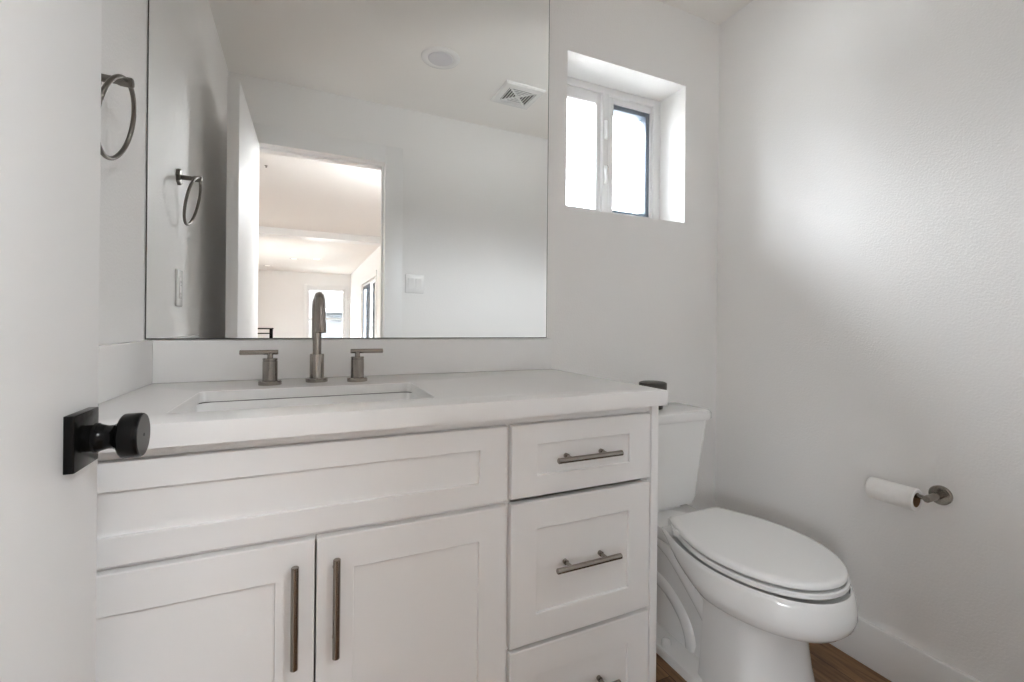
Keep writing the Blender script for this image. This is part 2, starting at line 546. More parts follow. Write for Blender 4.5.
obj('pane', box(nb(), HXL-0.052, HXL-0.048, -5.36, -3.64, 0.94, 2.06), M['glass'], w3)

# ------------------------------------------------------------------ bathroom door, swung open against the left wall
DXF, DXB = -0.2493, -0.2908
DY1, DY0 = -0.684, YF+0.004
door = empty('door_1', (JX0, DY0, 0), kind='structure')
b = box(nb(), DXB, DXF, DY0, DY1, 0.012, 2.042, bev=0.0012)
for v in b.verts: v.co.x += 0.0165*(DY1-v.co.y)/(DY1-DY0)      # swung a little short of square
obj('door_slab', b, M['door'], door)
KY, KZ = -0.7510, 0.9340
def knobset(sgn, xf, hole):
    k = obj('knob_plate', box(nb(), min(xf, xf+sgn*0.0105), max(xf, xf+sgn*0.0105), KY-0.0325, KY+0.0325, KZ-0.0325, KZ+0.0325, bev=0.0012), M['black'], door,
            label='square black plate behind the door knob')
    b = nb()
    x = xf+sgn*0.0105
    prof = [(0, 0.0155), (0.006, 0.0155), (0.0075, 0.0175), (0.0105, 0.0175), (0.012, 0.0160), (0.0165, 0.0148), (0.020, 0.0138),
            (0.025, 0.0143), (0.0285, 0.0165), (0.031, 0.0205), (0.0325, 0.0245), (0.034, 0.0262), (0.0355, 0.0268), (0.0505, 0.0268), (0.0523, 0.0262), (0.053, 0.0250)]
    lathe(b, (x, KY, KZ), (sgn, 0, 0), prof, 48)
    kb = obj('door_knob', b, M['black'], door, label='flared matte black door knob')
    b = nb()
    lathe(b, (x+sgn*0.0529, KY, KZ), (sgn, 0, 0), [(0, 0.0252), (0.0006, 0.0250), (0.0007, 0.0022), (0.0004, 0.002)], 48, True, True)
    obj('knob_face', b, M['black_face'], kb)
    if hole:
        lat = lathe(nb(), (x+sgn*0.0533, KY, KZ), (sgn, 0, 0), [(0, 0.0019), (0.0008, 0.0019)], 16)
        obj('privacy_pin', lat, M['dark_gap'], kb)
knobset(1, DXF+0.0014, True)
knobset(-1, DXB+0.0016, False)
obj('latch_plate', box(nb(), DXB+0.008, DXF-0.008, DY1, DY1+0.0015, KZ-0.028, KZ+0.028, bev=0.0004), M['black'], door)

# ------------------------------------------------------------------ wall mirror
mir = empty('wall_mirror', (0.203, -0.003, 1.0275), 'large frameless wall mirror above the vanity backsplash', 'mirror')
MX0, MX1, MZ0, MZ1 = XL+0.0015, 0.7800, 1.0290, 2.31
def my(x, t=0.0): return -0.008 - t + 0.00772*(x-0.2)
b = nb()
vs = []
for y in (0, 1):
    for x, z in ((MX0, MZ0), (MX1, MZ0), (MX1, MZ1), (MX0, MZ1)):
        vs.append(b.verts.new((x, -0.0006 if y else my(x)+0.0004, z)))
for q in ((4, 5, 6, 7), (0, 1, 5, 4), (1, 2, 6, 5), (2, 3, 7, 6), (3, 0, 4, 7), (0, 1, 2, 3)): b.faces.new([vs[i] for i in q])
obj('mirror_backing', b, M['edge'], mir, smooth=0, label='dark glass edge of the mirror')
b = nb()
e = 0.0022
vs = []
for dy in (0.0, 0.0003):
    for x, z in ((MX0+e, MZ0+e), (MX1-e, MZ0+e), (MX1-e, MZ1-e), (MX0+e, MZ1-e)):
        vs.append(b.verts.new((x, my(x)+dy, z)))
for q in ((4, 5, 6, 7), (0, 1, 5, 4), (1, 2, 6, 5), (2, 3, 7, 6), (3, 0, 4, 7), (0, 1, 2, 3)): b.faces.new([vs[i] for i in q])
obj('mirror_glass', b, M['mirror'], mir, smooth=0)

# ------------------------------------------------------------------ vanity
VX0, VX1 = XL+0.001, 0.804
YD, YB = -0.5593, -0.5405                 # door faces / carcass front
van = empty('vanity_cabinet', (0.21, -0.28, 0.0), 'white shaker vanity cabinet under the quartz countertop, with two doors and three drawers', 'cabinet')
b = nb()
t = 0.018
box(b, VX0, VX0+t, YB, -0.002, 0.10, 0.8785)
box(b, 0.764, 0.782, YB, -0.002, 0.10, 0.8785)
box(b, VX0+t, 0.764, YB, -0.002, 0.10, 0.118)
box(b, VX0+t, 0.764, -0.012, -0.002, 0.118, 0.8785)
box(b, VX0+t, 0.764, YB, YB+0.02, 0.846, 0.8785)          # top rail, seen as the strip under the counter
box(b, 0.385, 0.403, YB, -0.012, 0.118, 0.846)
box(b, VX0+t, 0.385, YB, YB+0.02, 0.672, 0.71)
box(b, VX0+t, VX0+t+0.02, YB, YB+0.02, 0.118, 0.846)
obj('carcass', b, M['cabinet'], van, smooth=0)
obj('top_strip', box(nb(), VX0, 0.782, YB-0.010, YB, 0.8595, 0.8785, bev=0.001), M['cabinet'], van)
obj('end_panel', box(nb(), 0.782, VX1, YD, -0.002, 0.0, 0.8785, bev=0.001), M['cabinet'], van)
obj('toe_kick', box(nb(), VX0, 0.782, YB+0.055, YB+0.073, 0.0, 0.10), M['cabinet'], van, smooth=0)
def pull(parent, c, axis, length, sep):
    x, z = c
    b = nb()
    yb = YD-0.026
    r = 0.0064
    d = Vector((1, 0, 0)) if axis == 'x' else Vector((0, 0, 1))
    a = Vector((x, yb, z)) - d*length/2
    lathe(b, a, d, [(0, r-0.0012), (0.0012, r), (length-0.0012, r), (length, r-0.0012)], 24)
    for s in (-1, 1):
        p = Vector((x, YD+0.0065 if False else YD, z)) + d*s*sep/2
        lathe(b, p, (0, -1, 0), [(-0.0005, 0.006), (0.002, 0.006), (0.0025, 0.0045), (0.024, 0.0045)], 16)
    return b
HANDLES = []
G = 0.0016
ff = obj('false_front', shaker(nb(), VX0+0.012, 0.3888, 0.694+G, 0.8560, YD, YB-0.0005, 0.062, 0.0445), M['cabinet'], van)
for x0, x1, hx in ((VX0+0.012, 0.0142-G, -0.0187), (0.0142+G, 0.3888, 0.0483)):
    dd = obj('door', shaker(nb(), x0, x1, 0.118, 0.685, YD, YB-0.0005, 0.0625, 0.064), M['cabinet'], van)
    obj('handle', pull(dd, (hx, 0.5655), 'z', 0.177, 0.128), M['nickel'], dd, label='brushed nickel bar pull')
for z0, z1, rail, hz in ((0.694+G, 0.8560, 0.0445, 0.7755), (0.372, 0.685, 0.062, 0.5330), (0.118, 0.363, 0.0635, 0.2350)):
    dr = obj('drawer', shaker(nb(), 0.3985, 0.7775, z0, z1, YD, YB-0.0005, 0.0625, rail), M['cabinet'], van)
    b = pull(dr, (0.5855, hz), 'x', 0.173, 0.096)
    # posts reach the recessed panel
    for s in (-1, 1):
        lathe(b, (0.5855+s*0.048, YD+0.007, hz), (0, -1, 0), [(0, 0.006), (0.009, 0.006)], 16)
    obj('handle', b, M['nickel'], dr, label='brushed nickel bar pull')

# countertop slab with a rounded rectangular cut-out
CX0, CX1, CYF, CZ0, CZ1 = XL+0.0008, 0.8053, -0.5893, 0.8795, 0.9166
SX0, SX1, SY0, SY1 = -0.2215, 0.2475, -0.4980, -0.2220
def slab_with_hole(bm, x0, x1, y0, y1, z0, z1, hole, bev):
    """outer rectangle sampled to match the hole ring, joined top and bottom"""
    n = len(hole)
    cx, cy = sum(p.x for p in hole)/n, sum(p.y for p in hole)/n
    corners = [(x1, y1), (x0, y1), (x0, y0), (x1, y0)]
    k = n//4
    outer = []
    for q in range(4):
        c = corners[q]; nx = corners[(q+1) % 4]; pv = corners[q-1]
        for j in range(k):
            f = (j - (k-1)/2)/(k-1)
            if abs(f) < 1e-6 or k == 1: outer.append(c)
            elif f < 0:
                a = min(1, -f*2)*0.30
                outer.append((c[0]+(pv[0]-c[0])*a, c[1]+(pv[1]-c[1])*a))
            else:
                a = min(1, f*2)*0.30
                outer.append((c[0]+(nx[0]-c[0])*a, c[1]+(nx[1]-c[1])*a))
    def O(dx, z):
        return [Vector((min(max(px, x0+dx), x1-dx), min(max(py, y0+dx), y1-dx), z)) for px, py in outer]
    def Hh(dz, grow):
        return [Vector((p.x + (grow if p.x > cx else -grow), p.y + (grow if p.y > cy else -grow), dz)) for p in hole]
    rings = [Hh(z1-0.024, 0), Hh(z1-0.024, 0.034), Hh(z0, 0.034), O(0, z0), O(0, z1-bev), O(bev*0.3, z1-bev*0.3), O(bev, z1), Hh(z1, bev*0.6), Hh(z1-bev*0.6, 0)]
    R = [[bm.verts.new(p) for p in r] for r in rings]
    R.append(R[0])
    for a, c in zip(R[:-1], R[1:]):
        for i in range(n):
            j = (i+1) % n
            try: bm.faces.new((a[i], a[j], c[j], c[i]))
            except ValueError: pass
    bmesh.ops.remove_doubles(bm, verts=bm.verts, dist=1e-6)
    return bm
hole = rrect(SX0, SX1, SY0, SY1, 0.012, 0, 6)
ct = obj('vanity_countertop', slab_with_hole(nb(), CX0, CX1, CYF, -0.0008, CZ0, CZ1, hole, 0.0025), M['quartz'])
tag(ct, 'white quartz countertop slab on the vanity with rectangular sink cut-out', 'countertop')
bs = obj('backsplash', box(nb(), XL+0.0008, 0.793, -0.020, -0.0008, CZ1+0.0003, 1.0265, bev=0.0015), M['quartz'])
tag(bs, 'white quartz backsplash strip along the wall under the mirror', 'backsplash')
ss = obj('side_splash', box(nb(), XL+0.0008, XL+0.020, CYF+0.002, -0.0205, CZ1+0.0003, 1.0265, bev=0.0015), M['quartz'])
tag(ss, 'short white quartz side splash on the left wall beside the door', 'backsplash')

# undermount sink
sink = empty('undermount_sink', (0.013, -0.36, 0.73), 'white rectangular undermount sink basin set below the countertop', 'sink')
b = nb()
g = 0.004
CZS = CZ1-0.024
r_in = [rrect(SX0-g, SX1+g, SY0-g, SY1+g, 0.03, CZS-0.0022),
        rrect(SX0-g+0.001, SX1+g-0.001, SY0-g+0.001, SY1+g-0.001, 0.03, CZS-0.007),
        rrect(SX0+0.004, SX1-0.004, SY0+0.004, SY1-0.004, 0.035, 0.80),
        rrect(SX0+0.014, SX1-0.014, SY0+0.014, SY1-0.014, 0.040, 0.755),
        rrect(SX0+0.034, SX1-0.034, SY0+0.034, SY1-0.034, 0.040, 0.739),
        rrect(SX0+0.20, SX1-0.20, SY0+0.11, SY1-0.11, 0.020, 0.734)]
r_out = [rrect(SX0-0.02, SX1+0.02, SY0-0.02, SY1+0.02, 0.04, 0.722),
         rrect(SX0-0.02, SX1+0.02, SY0-0.02, SY1+0.02, 0.04, CZS-0.012),
         rrect(SX0-0.03, SX1+0.03, SY0-0.03, SY1+0.03, 0.04, CZS-0.012),
         rrect(SX0-0.03, SX1+0.03, SY0-0.03, SY1+0.03, 0.04, CZS-0.0022)]
loft(b, r_in, cap0=False, cap1=True)
loft(b, r_out, cap0=True, cap1=False)
loft(b, [r_out[-1], r_in[0]], cap0=False, cap1=False)
bmesh.ops.remove_doubles(b, verts=b.verts, dist=1e-6)
obj('basin', b, M['ceramic'], sink)
b = nb()
lathe(b, (0.013, -0.36, 0.7335), (0, 0, 1), [(0, 0.030), (0.003, 0.029), (0.004, 0.020), (0.002, 0.019)], 32)
lathe(b, (0.013, -0.36, 0.735), (0, 0, 1), [(0, 0.016), (0.006, 0.016), (0.008, 0.013)], 32)
obj('drain', b, M['nickel'], sink, label='round nickel drain')
b = nb()
loft(b, [rrect(SX0-0.0035, SX1+0.0035, SY0-0.0035, SY1+0.0035, 0.03, CZS-0.0018), rrect(SX0-0.0035, SX1+0.0035, SY0-0.0035, SY1+0.0035, 0.03, CZS-0.0003),
         rrect(SX0-0.028, SX1+0.028, SY0-0.028, SY1+0.028, 0.04, CZS-0.0003), rrect(SX0-0.028, SX1+0.028, SY0-0.028, SY1+0.028, 0.04, CZS-0.0018)], False, False)
obj('sealant_line', b, M['dark_gap'], sink, label='thin dark joint between sink and counter')

# ------------------------------------------------------------------ faucet: spout and two lever valves
FX, FY = 0.0195, -0.114
faucet = empty('faucet', (FX, FY, CZ1), 'brushed nickel widespread faucet behind the sink, tall curved spout between two lever handles', 'faucet')
BR = ('base_ring', lathe(nb(), (FX, FY, CZ1), (0, 0, 1), [(0, 0.0275), (0.0085, 0.0275), (0.0105, 0.026), (0.0105, 0.018)], 40), M['nickel'])
sp = obj('spout', lathe(nb(), (FX, FY, CZ1+0.0105), (0, 0, 1), [(0, 0.0178), (0.062, 0.0178), (0.064, 0.0168), (0.0645, 0.013)], 40), M['nickel'], faucet)
obj(*BR, sp)
ztop = 1.128
path = [(FX, FY, CZ1+0.074), (FX, FY, 1.04), (FX, FY, ztop-0.035)]
rad = 0.052
for k in range(1, 15):
    a = math.radians(180*k/14*0.93)
    path.append((FX, FY-rad+rad*math.cos(a), ztop-0.035+rad*math.sin(a)))
lx = path[-1]
path.append((FX, lx[1]-0.0035, lx[2]-0.030))
rr = [0.0108]*3 + [0.0108 + 0.0006*k/14 for k in range(1, 15)] + [0.0118]
path = [(p[0]+0.06*(FY-p[1]), p[1], p[2]) for p in path]
obj('spout_neck', tube(nb(), path, rr, 24), M['nickel'], sp)
e0 = Vector(path[-1]); ed = (Vector(path[-1])-Vector(path[-2])).normalized()
b = nb()
lathe(b, e0-ed*0.001, ed, [(0, 0.0128), (0.024, 0.0128), (0.025, 0.0122), (0.025, 0.0098), (0.020, 0.0098)], 32)
obj('aerator', b, M['nickel'], sp)

def valve(x, y, sgn, label):
    BR = ('base_ring', lathe(nb(), (x, y, CZ1), (0, 0, 1), [(0, 0.0265), (0.0085, 0.0265), (0.0105, 0.025), (0.0105, 0.017)], 40), M['nickel'])
    v = obj('handle', lathe(nb(), (x, y, CZ1+0.0105), (0, 0, 1), [(0, 0.0172), (0.049, 0.0172), (0.0495, 0.0164), (0.0515, 0.0164), (0.052, 0.0172), (0.055, 0.0172), (0.0565, 0.016), (0.0565, 0.0075)], 40), M['nickel'], faucet, label=label)
    obj(*BR, v)
    b = nb()
    lathe(b, (x, y, CZ1+0.0665), (0, 0, 1), [(0, 0.0068), (0.013, 0.0068)], 24)
    lathe(b, (x-sgn*0.018, y, CZ1+0.082), (sgn, 0, 0), [(0, 0.0050), (0.0012, 0.0060), (0.084, 0.0060), (0.0852, 0.0050)], 24)
    obj('lever', b, M['nickel'], v)
valve(-0.0895, -0.139, -1, 'brushed nickel lever handle on the left of the spout, lever pointing to the left wall')
valve(0.1205, -0.139, 1, 'brushed nickel lever handle on the right of the spout, lever pointing toward the toilet')

# ------------------------------------------------------------------ toilet
TX = 1.212
toilet = empty('toilet', (TX, -0.30, 0.0), 'white two-piece toilet with closed elongated seat, between vanity and right wall', 'toilet')
def egg(tf, tb, hw, zf, zb, hb=None, n=56, ef=2.0, eb=2.6, split=0.42):
    """outline seen from above: rounded nose at distance tf from the wall, blunter heel at tb"""
    L = tf-tb
    tm = tb + L*split
    out = []
    for k in range(n):
        a = 2*math.pi*k/n
        c, s = math.cos(a), math.sin(a)
        if c >= 0:
            t = tm + (tf-tm)*abs(c)**(2/ef)
            x = hw*math.copysign(abs(s)**(2/ef), s)
        else:
            t = tm - (tm-tb)*abs(c)**(2/eb)
            h = hw
            x = h*math.copysign(abs(s)**(2/eb), s)
        z = zf + (zb-zf)*(tf-t)/max(L, 1e-6)
        out.append(Vector((TX+x, -t, z)))
    return out
def lidline(tf, tb, hw, hb, z, n=28, inset=0.0):
    """seat outline: flat heel of half width hb at tb, widest past the middle, round nose at tf"""
    pts = []
    tf -= inset; tb += inset; hw -= inset; hb -= inset
    tm = tb + (tf-tb)*0.50
    for k in range(n+1):                   # right side heel -> nose
        f = k/n
        if f < 0.45:
            q = f/0.45
            t = tb + (tm-tb)*q
            x = hb + (hw-hb)*math.sin(q*math.pi/2)**0.95
        else:
            a = (f-0.45)/0.55*math.pi/2
            t = tm + (tf-tm)*math.sin(a)
            x = hw*abs(math.cos(a))**0.96
        pts.append((x, t))
    ring = [Vector((TX+x, -t, z)) for x, t in pts] + [Vector((TX-x, -t, z)) for x, t in reversed(pts[:-1])]
    return ring
# bowl: overhanging rim shell, its underside sweeping up to the heel
def bowlring(tf, tb, hw, hb, zf, zb):
    out = []
    for p in lidline(tf, tb, hw, hb, 0.0):
        q = min(max((0.505+p.y)/0.215, 0.0), 1.0)
        out.append(Vector((p.x, p.y, zf + (zb-zf)*q**1.25)))
    return out
b = nb()
rings = [bowlring(0.740, 0.290, 0.160, 0.095, 0.378, 0.378), bowlring(0.762, 0.267, 0.177, 0.108, 0.380, 0.380), bowlring(0.764, 0.264, 0.179, 0.111, 0.393, 0.393),
         bowlring(0.768, 0.260, 0.182, 0.114, 0.394, 0.394), bowlring(0.771, 0.256, 0.186, 0.116, 0.3905, 0.392), bowlring(0.776, 0.254, 0.190, 0.117, 0.378, 0.389),
         bowlring(0.781, 0.254, 0.193, 0.117, 0.352, 0.384), bowlring(0.782, 0.254, 0.193, 0.116, 0.330, 0.380), bowlring(0.776, 0.256, 0.188, 0.114, 0.310, 0.376),
         bowlring(0.762, 0.262, 0.178, 0.110, 0.294, 0.372), bowlring(0.742, 0.270, 0.163, 0.100, 0.284, 0.369), bowlring(0.712, 0.285, 0.142, 0.090, 0.279, 0.366), bowlring(0.66, 0.31, 0.11, 0.075, 0.277, 0.365)]
loft(b, rings)
obj('bowl', b, M['ceramic'], toilet)
# pedestal: broad front column flaring to the floor, narrow core and foot plate behind it
def dring(tf, tb, hw, z, n=24, r=0.0):
    pts = [(-hw, tb), ]
    tm = tf-hw*0.62
    arc = []
    for k in range(n+1):
        a = math.pi*k/n
        arc.append((-hw*math.copysign(abs(math.cos(a))**0.75, math.cos(a)), tm+(tf-tm)*math.sin(a)**0.9))
    ring = [(-hw+0.012, tb), (-hw+0.003, tb+0.003), (-hw, tb+0.012)] + arc + [(hw, tb+0.012), (hw-0.003, tb+0.003), (hw-0.012, tb)]
    return [Vector((TX+x, -t, z)) for x, t in ring]
b = nb()
loft(b, [dring(0.670, 0.44, 0.148, 0.0), dring(0.666, 0.44, 0.146, 0.02), dring(0.650, 0.44, 0.137, 0.10), dring(0.640, 0.44, 0.130, 0.18),
         dring(0.642, 0.44, 0.126, 0.24), dring(0.655, 0.44, 0.126, 0.272), dring(0.68, 0.44, 0.130, 0.295)])
obj('pedestal', b, M['ceramic'], toilet)
b = nb()
def foot(hw0, t0, t1, z, r): return [Vector((TX+p.x, p.y, z)) for p in rrect(-hw0, hw0, -t1, -t0, r, 0)]
loft(b, [foot(0.165, 0.12, 0.48, 0.0, 0.05), foot(0.165, 0.12, 0.48, 0.018, 0.05), foot(0.161, 0.123, 0.48, 0.026, 0.048), foot(0.150, 0.13, 0.48, 0.030, 0.045), foot(0.096, 0.13, 0.48, 0.036, 0.04),
         foot(0.088, 0.13, 0.48, 0.06, 0.04), foot(0.084, 0.13, 0.48, 0.20, 0.04), foot(0.090, 0.12, 0.48, 0.32, 0.04), foot(0.10, 0.12, 0.48, 0.36, 0.04)])
obj('foot', b, M['ceramic'], toilet)
b = nb()
for s in (-1, 1):
    tube(b, smooth_path([(TX+s*0.070, -0.20, 0.325), (TX+s*0.070, -0.27, 0.295), (TX+s*0.070, -0.35, 0.235), (TX+s*0.068, -0.42, 0.170), (TX+s*0.066, -0.47, 0.11)], 8), 0.029, 24)
    tube(b, smooth_path([(TX+s*0.066, -0.15, 0.195), (TX+s*0.068, -0.25, 0.170), (TX+s*0.070, -0.32, 0.125), (TX+s*0.072, -0.355, 0.075), (TX+s*0.072, -0.365, 0.02)], 8), 0.029, 24)
obj('trapway', b, M['ceramic'], toilet)
for s in (-1, 1):
    obj('bolt_cap', lathe(nb(), (TX+s*0.138, -0.305, 0.0285), (0, 0, 1), [(0, 0.0165), (0.010, 0.0160), (0.017, 0.0125), (0.021, 0.006), (0.0218, 0.001)], 24), M['seat'], toilet)
# rear deck carrying the tank
b = nb()
loft(b, [foot(0.100, 0.035, 0.33, 0.335, 0.03), foot(0.114, 0.025, 0.33, 0.352, 0.03), foot(0.120, 0.022, 0.32, 0.376, 0.03), foot(0.117, 0.025, 0.31, 0.388, 0.03), foot(0.110, 0.03, 0.30, 0.393, 0.03)])
obj('deck', b, M['ceramic'], toilet)
# tank, tapering down; lid
b = nb()
def tk(hw, t0, t1, z, r): return [Vector((TX+p.x, p.y, z)) for p in rrect(-hw, hw, -t1, -t0, r, 0, 8)]
loft(b, [tk(0.085, 0.06, 0.155, 0.392, 0.03), tk(0.085, 0.06, 0.155, 0.4045, 0.03), tk(0.112, 0.05, 0.165, 0.405, 0.03), tk(0.126, 0.040, 0.178, 0.412, 0.035), tk(0.134, 0.034, 0.186, 0.435, 0.04), tk(0.140, 0.028, 0.193, 0.52, 0.04), tk(0.147, 0.025, 0.199, 0.60, 0.04), tk(0.158, 0.022, 0.206, 0.69, 0.04), tk(0.164, 0.022, 0.209, 0.727, 0.04)])
obj('tank', b, M['ceramic'], toilet)
b = nb()
loft(b, [tk(0.164, 0.022, 0.209, 0.7275, 0.04), tk(0.175, 0.014, 0.218, 0.7285, 0.045), tk(0.178, 0.012, 0.221, 0.734, 0.046), tk(0.178, 0.012, 0.221, 0.752, 0.046), tk(0.173, 0.016, 0.216, 0.761, 0.044), tk(0.160, 0.028, 0.202, 0.7645, 0.036)])
obj('tank_lid', b, M['ceramic'], toilet)
# seat ring and lid
ZS = 0.4000
b = nb()
SL = lambda z, ins=0.0: lidline(0.762, 0.290, 0.184, 0.110, z, inset=ins)
rings = [SL(ZS+0.009, 0.008), SL(ZS, 0.007), SL(ZS, 0.003), SL(ZS+0.003), SL(ZS+0.0125), SL(ZS+0.0150, 0.003), SL(ZS+0.0150, 0.006), SL(ZS+0.0110, 0.010),
         SL(ZS+0.0110, 0.055), SL(ZS, 0.058), SL(ZS, 0.050), SL(ZS+0.009, 0.048)]
loft(b, rings+[rings[0]], False, False)
bmesh.ops.remove_doubles(b, verts=b.verts, dist=1e-6)
obj('seat', b, M['seat'], toilet)
ZL = ZS+0.0205
b = nb()
LL = lambda z, ins=0.0: lidline(0.757, 0.280, 0.183, 0.108, z, inset=ins)
loft(b, [LL(ZL+0.008, 0.008), LL(ZL, 0.007), LL(ZL, 0.003), LL(ZL+0.003), LL(ZL+0.010), LL(ZL+0.0145, 0.0025), LL(ZL+0.0175, 0.008), LL(ZL+0.0185, 0.02)])
obj('seat_lid', b, M['seat'], toilet)
for s in (-1, 1):
    b = nb()
    lathe(b, (TX+s*0.070-0.022, -0.268, 0.412), (1, 0, 0), [(0, 0.010), (0.001, 0.0115), (0.043, 0.0115), (0.044, 0.010)], 24)
    box(b, TX+s*0.070-0.020, TX+s*0.070+0.020, -0.282, -0.255, 0.3925, 0.412, bev=0.003)
    obj('seat_hinge', b, M['seat'], toilet)
for s in (-1, 1):
    for tt in (0.36, 0.66):
        xx = 0.145 if tt < 0.5 else 0.115
        obj('bumper', box(nb(), TX+s*xx-0.009, TX+s*xx+0.009, -tt-0.012, -tt+0.012, ZS+0.0105, ZL+0.0082, bev=0.001), M['seat'], toilet)
# dark tin standing on the tank lid
KX = 1.183
can = empty('canister', (KX, -0.105, 0.7645), 'small round dark metal canister standing on the toilet tank lid', 'canister')
obj('canister_body', lathe(nb(), (KX, -0.105, 0.7648), (0, 0, 1), [(0, 0.036), (0.002, 0.038), (0.016, 0.038), (0.018, 0.043), (0.070, 0.0495), (0.072, 0.050)], 40), M['tin'], can)
obj('canister_lid', lathe(nb(), (KX, -0.105, 0.8370), (0, 0, 1), [(0, 0.0515), (0.022, 0.0515), (0.025, 0.050), (0.028, 0.042), (0.029, 0.018)], 40), M['tin'], can)

# ------------------------------------------------------------------ toilet paper holder and roll
HY, HZ = -0.788, 0.604
tp = empty('toilet_paper_holder', (XR, HY, HZ), 'brushed nickel single-arm toilet paper holder on the right wall', 'paper holder')
obj('mounting_plate', lathe(nb(), (XR-0.0005, HY, HZ), (-1, 0, 0), [(0, 0.0265), (0.008, 0.0265), (0.0105, 0.0245), (0.0110, 0.010)], 40), M['nickel'], tp)
AX = XR-0.073
obj('post', lathe(nb(), (XR-0.010, HY, HZ), (-1, 0, 0), [(0, 0.0095), (0.070, 0.0095), (0.0715, 0.0085)], 32), M['nickel'], tp)
obj('arm', lathe(nb(), (AX, HY+0.004, HZ), (0, 1, 0), [(0, 0.0062), (0.128, 0.0062), (0.130, 0.005)], 24), M['nickel'], tp)
RR, RC = 0.0315, 0.0195
rz = HZ+0.0069-RC
roll = empty('toilet_paper_roll', (AX, -0.70, rz), 'nearly used up white toilet paper roll hanging on the holder arm', 'toilet paper')
b = nb()
ry0 = -0.764
RL = 0.116
lathe(b, (AX, ry0, rz), (0, 1, 0), [(0.0004, RC+0.0009), (0, RR-0.0015), (0.0015, RR), (RL-0.0015, RR), (RL, RR-0.0015), (RL-0.0004, RC+0.0009), (0.0004, RC+0.0009)], 48, False, False)
obj('paper', b, M['paper'], roll)
b = nb()
lathe(b, (AX, ry0, rz), (0, 1, 0), [(0.001, RC+0.0006), (RL-0.001, RC+0.0006), (RL-0.001, RC-0.0004), (0.001, RC-0.0004), (0.001, RC+0.0006)], 48, False, False)
obj('cardboard_core', b, M['card'], roll, label='brown cardboard core')

# ------------------------------------------------------------------ towel ring on the left wall
RY, RZ = -0.338, 1.535
tr = empty('towel_ring', (XL, RY, RZ), 'dark brushed nickel towel ring on the left wall beside the mirror', 'towel ring')
obj('mounting_plate', lathe(nb(), (XL-0.0005, RY, RZ), (1, 0, 0), [(0, 0.0265), (0.008, 0.0265), (0.0105, 0.0245), (0.011, 0.010)], 8), M['dark_nickel'], tr)
obj('post', lathe(nb(), (XL+0.009, RY, RZ), (1, 0, 0), [(0, 0.0075), (0.030, 0.0068), (0.036, 0.0090), (0.054, 0.0095), (0.056, 0.0080)], 24), M['dark_nickel'], tr)
rp = []
RRAD = 0.0765
for k in range(64):
    a = 2*math.pi*k/64
    dz = RRAD*(math.cos(a)-1)
    rp.append((XL+0.0560+dz*0.21, RY+RRAD*math.sin(a), RZ+0.002+dz*0.977))
obj('ring', tube(nb(), rp, 0.0042, 14, closed=True), M['dark_nickel'], tr)

# ------------------------------------------------------------------ outlet, switch, ceiling lamp, vent
out = empty('wall_outlet', (XL, -0.355, 1.183), 'white outlet plate on the left wall below the towel ring, seen in the mirror', 'outlet')
obj('plate', box(nb(), XL-0.0003, XL+0.0065, -0.355-0.0355, -0.355+0.0355, 1.183-0.0585, 1.183+0.0585, bev=0.0025), M['plastic'], out)
b = nb()
box(b, XL+0.006, XL+0.0085, -0.355-0.0165, -0.355+0.0165, 1.183-0.0335, 1.183+0.0335, bev=0.001)
for dz in (-0.019, 0.019):
    for dy in (-0.0065, 0.0065):
        pass
obj('receptacle', b, M['plastic'], out)
for dz in (-0.019, 0.019):
    b = nb()
    for dy in (-0.0063, 0.0063):
        box(b, XL+0.0080, XL+0.0088, -0.355+dy-0.001, -0.355+dy+0.001, 1.183+dz-0.004, 1.183+dz+0.004)
    lathe(b, (XL+0.0080, -0.355, 1.183+dz-0.010), (1, 0, 0), [(0, 0.0024), (0.0008, 0.0024)], 12)
    obj('socket_slots', b, M['dark_gap'], out)

SXc, SZc = 0.6165, 1.3265
sw = empty('light_switch', (SXc, YF, SZc), 'white double rocker light switch beside the doorway, seen in the mirror', 'light switch')
obj('plate', box(nb(), SXc-0.058, SXc+0.058, YF-0.0003, YF+0.0085, SZc-0.057, SZc+0.057, bev=0.0025), M['plastic'], sw)
for s in (-1, 1):
    b = nb()
    x = SXc+s*0.023
    prof = [Vector((x, YF+0.006, SZc-0.033)), Vector((x, YF+0.0095, SZc-0.033)), Vector((x, YF+0.0100, SZc)), Vector((x, YF+0.0145, SZc+0.033)), Vector((x, YF+0.006, SZc+0.033))]
    loft(b, [[p+Vector((-0.0165, 0, 0)) for p in prof], [p+Vector((0.0165, 0, 0)) for p in prof]])
    obj('rocker', b, M['plastic'], sw, smooth=20)

cl = empty('ceiling_light', (0.597, -0.789, ZC), 'round white recessed ceiling light, switched off, near the square vent', 'ceiling light')
obj('trim_ring', lathe(nb(), (0.597, -0.789, ZC+0.0003), (0, 0, -1), [(0, 0.096), (0.003, 0.0955), (0.007, 0.088), (0.0075, 0.066), (0.005, 0.062)], 56), M['plastic'], cl)
obj('lens', lathe(nb(), (0.597, -0.789, ZC-0.0045), (0, 0, -1), [(0, 0.062), (0.003, 0.060), (0.006, 0.045), (0.007, 0.02)], 48), M['lens'], cl)

